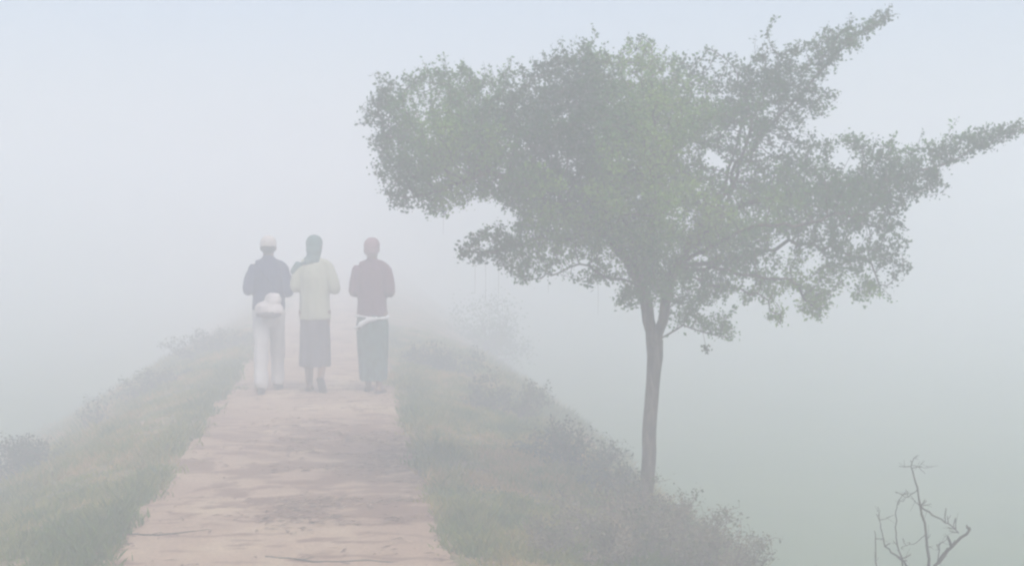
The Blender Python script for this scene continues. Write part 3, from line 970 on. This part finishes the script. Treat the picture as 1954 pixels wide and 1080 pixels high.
# --- middle walker: dark green scarf over head and shoulder, pale yellow tunic, grey wrap skirt
lb = leg_pose(.10, -.12, 0, .10)
ab = ((-.205, -.03, 1.13), (.225, -.03, 1.11), (-.06, .20, 1.15), (.05, .22, 1.12))
B = person('person in a pale yellow tunic with a dark green head scarf, middle walker', wx(603), 14.05, {'arms': ab, 'legs': lb, 'fold': 1}, 1.005, 0.0)
YEL = cloth('yellow_cloth', (0.40, 0.40, 0.30), 1.1)
GREEN = cloth('green_scarf_cloth', (0.06, 0.13, 0.115))
PURP = cloth('grey_purple_cloth', (0.095, 0.08, 0.095), 1.3, (14, 14, 2))
fuse('tunic', lambda bm: jacket_pieces(bm, *ab, hem=.79, hemw=.168, wst=.160, sl=.35, sw=.068), YEL, B, .010, 5, wrinkle(.010, 9, 6, 13, .05))
fuse('wrap_skirt', lambda bm: limb(bm, [(0, 0, .29), (0, 0, .42), (0, 0, .62), (0, 0, .80), (0, 0, .95)],
     [(.170, .140), (.165, .138), (.163, .135), (.158, .125), (.14, .105)], 32, True), PURP, B, .010, 3, wrinkle(.008, 8, 4, 23, .15))
fuse('headscarf', lambda bm: (ell(bm, (0, -.002, 1.60), (.090, .106, .095)), ell(bm, (0, -.03, 1.53), (.084, .085, .07)),
     limb(bm, [(0, -.012, 1.52), (-.01, -.016, 1.45), (-.02, -.02, 1.415)], [(.074, .08), (.075, .078), (.10, .08)], 20),
     limb(bm, [(.03, -.04, 1.44), (-.08, -.055, 1.405), (-.165, -.035, 1.375), (-.215, -.02, 1.30)], [(.035, .05), (.04, .05), (.045, .055), (.045, .05)], 14)), GREEN, B, .008, 4, wrinkle(.004, 14, 14, 4))
SAND = cloth('sandal_rubber', (0.07, 0.06, 0.055))
for lg in lb: shoe(B, lg, SAND, 'sandal', True)

# --- right walker: maroon shirt, wrapped reddish head, dark green checked wrap skirt with white sash
lc = leg_pose(.12, -.03, 0, .0)
ac = ((-.20, -.03, 1.10), (.205, -.03, 1.10), (-.06, .20, 1.12), (.05, .22, 1.10))
Cc = person('person in a maroon shirt and reddish head wrap with a green wrap skirt, rightmost walker', wx(713), 14.0, {'arms': ac, 'legs': lc, 'fold': 1}, .99, -0.14)
MAR = cloth('maroon_cloth', (0.13, 0.055, 0.075), 1.2)
RED = cloth('red_wrap_cloth', (0.24, 0.14, 0.15), 1.2)
TEAL = cloth('green_checked_cloth', (0.065, 0.115, 0.10), 1.5, (18, 18, 10))
WHT = cloth('white_cloth', (0.60, 0.60, 0.60), 1.2)
fuse('shirt', lambda bm: (jacket_pieces(bm, *ac, hem=.84, hemw=.162, wst=.158, sl=.85, sw=.064), limb(bm, [(0, -.005, 1.38), (0, 0, 1.45)], [(.072, .072), (.062, .066)])), MAR, Cc, .010, 5, wrinkle(.010, 9, 8, 33))
fuse('wrap_skirt', lambda bm: limb(bm, [(0, .03, .145), (0, .02, .28), (0, .01, .50), (0, 0, .74), (0, 0, .88)],
     [(.150, .138), (.156, .138), (.170, .140), (.178, .138), (.155, .12)], 32, True), TEAL, Cc, .010, 3, wrinkle(.009, 8, 3, 41, .16))
fuse('head_wrap', lambda bm: (ell(bm, (0, .0, 1.605), (.086, .103, .088)), ell(bm, (0, -.026, 1.545), (.081, .084, .066)),
     limb(bm, [(-.06, -.07, 1.60), (0, -.095, 1.575), (.06, -.07, 1.60)], [.018, .022, .018], 10)), RED, Cc, .007, 3, wrinkle(.004, 16, 22, 9))
# sash around the hips, its end hanging at the left back
def sash(bm):
    ring = [(.176 * math.cos(a), .136 * math.sin(a), .835 + .012 * math.sin(a * 2)) for a in np.linspace(0, 2 * math.pi, 33)[:-1]]
    for i in range(32): limb(bm, [ring[i], ring[(i + 1) % 32]], [(.010, .020), (.010, .020)], 8)
    limb(bm, [(.08, -.135, .825), (-.02, -.152, .80), (-.10, -.14, .755), (-.155, -.115, .715)], [(.020, .014), (.026, .016), (.034, .018), (.036, .018)], 12)
fuse('sash', sash, WHT, Cc, .007, 3)
for lg in lc: shoe(Cc, lg, SAND, 'sandal', True)

# --- cloth bag slung low on the left walker's back
bagp = Vector((wx(521), 13.90, 0.0))
bag = empty('shoulder_bag', (bagp.x, bagp.y, .84), 0.05)
tag(bag, 'pale cloth bundle bag with darker bottom slung behind the hips of the navy-jacketed walker', 'bag')
BAGC = cloth('bag_cloth', (0.56, 0.51, 0.50), 1.4)
BAGD = cloth('bag_base_cloth', (0.17, 0.15, 0.16), 1.2)
fuse('bag_body', lambda bm: (ell(bm, (0, 0, .07), (.158, .06, .095)), ell(bm, (.045, 0, .17), (.095, .05, .08)), ell(bm, (-.05, -.01, .09), (.08, .05, .06))), BAGC, bag, .009, 4, wrinkle(.009, 16, 16, 7))
fuse('bag_base', lambda bm: (ell(bm, (0, .0, .025), (.138, .062, .052)),), BAGD, bag, .009, 3, wrinkle(.010, 16, 16, 8))
fuse('strap', lambda bm: limb(bm, [(.10, .0, .17), (.10, .03, .24), (.02, .02, .36), (-.08, .02, .47), (-.115, .07, .535)], [(.014, .008)] * 5, 10), NAVY, bag, .006, 2)

# ------------------------------------------------------------------ fog
bm = bmesh.new(); bmesh.ops.create_cube(bm, size=1)
me = bpy.data.meshes.new('haze'); bm.to_mesh(me); bm.free()
hz = bpy.data.objects.new('haze', me); COL.objects.link(hz)
x0, x1, y0, y1, z0, z1 = -140, 140, -20, 122, FIELD_Z - 1.1, 5.2
hz.scale = (x1 - x0, y1 - y0, z1 - z0); hz.location = ((x0 + x1) / 2, (y0 + y1) / 2, (z0 + z1) / 2)
tag(hz, 'thick pale morning fog filling the air over the path and fields', 'fog', kind='stuff')
m = bpy.data.materials.new('fog'); m.use_nodes = True; t = m.node_tree; t.nodes.clear()
o = t.nodes.new('ShaderNodeOutputMaterial'); v = t.nodes.new('ShaderNodeVolumePrincipled')
v.inputs['Color'].default_value = (*FOG_COLOR, 1); v.inputs['Density'].default_value = FOG_DENSITY
v.inputs['Anisotropy'].default_value = 0.0
t.links.new(v.outputs[0], o.inputs['Volume'])
me.materials.append(m)
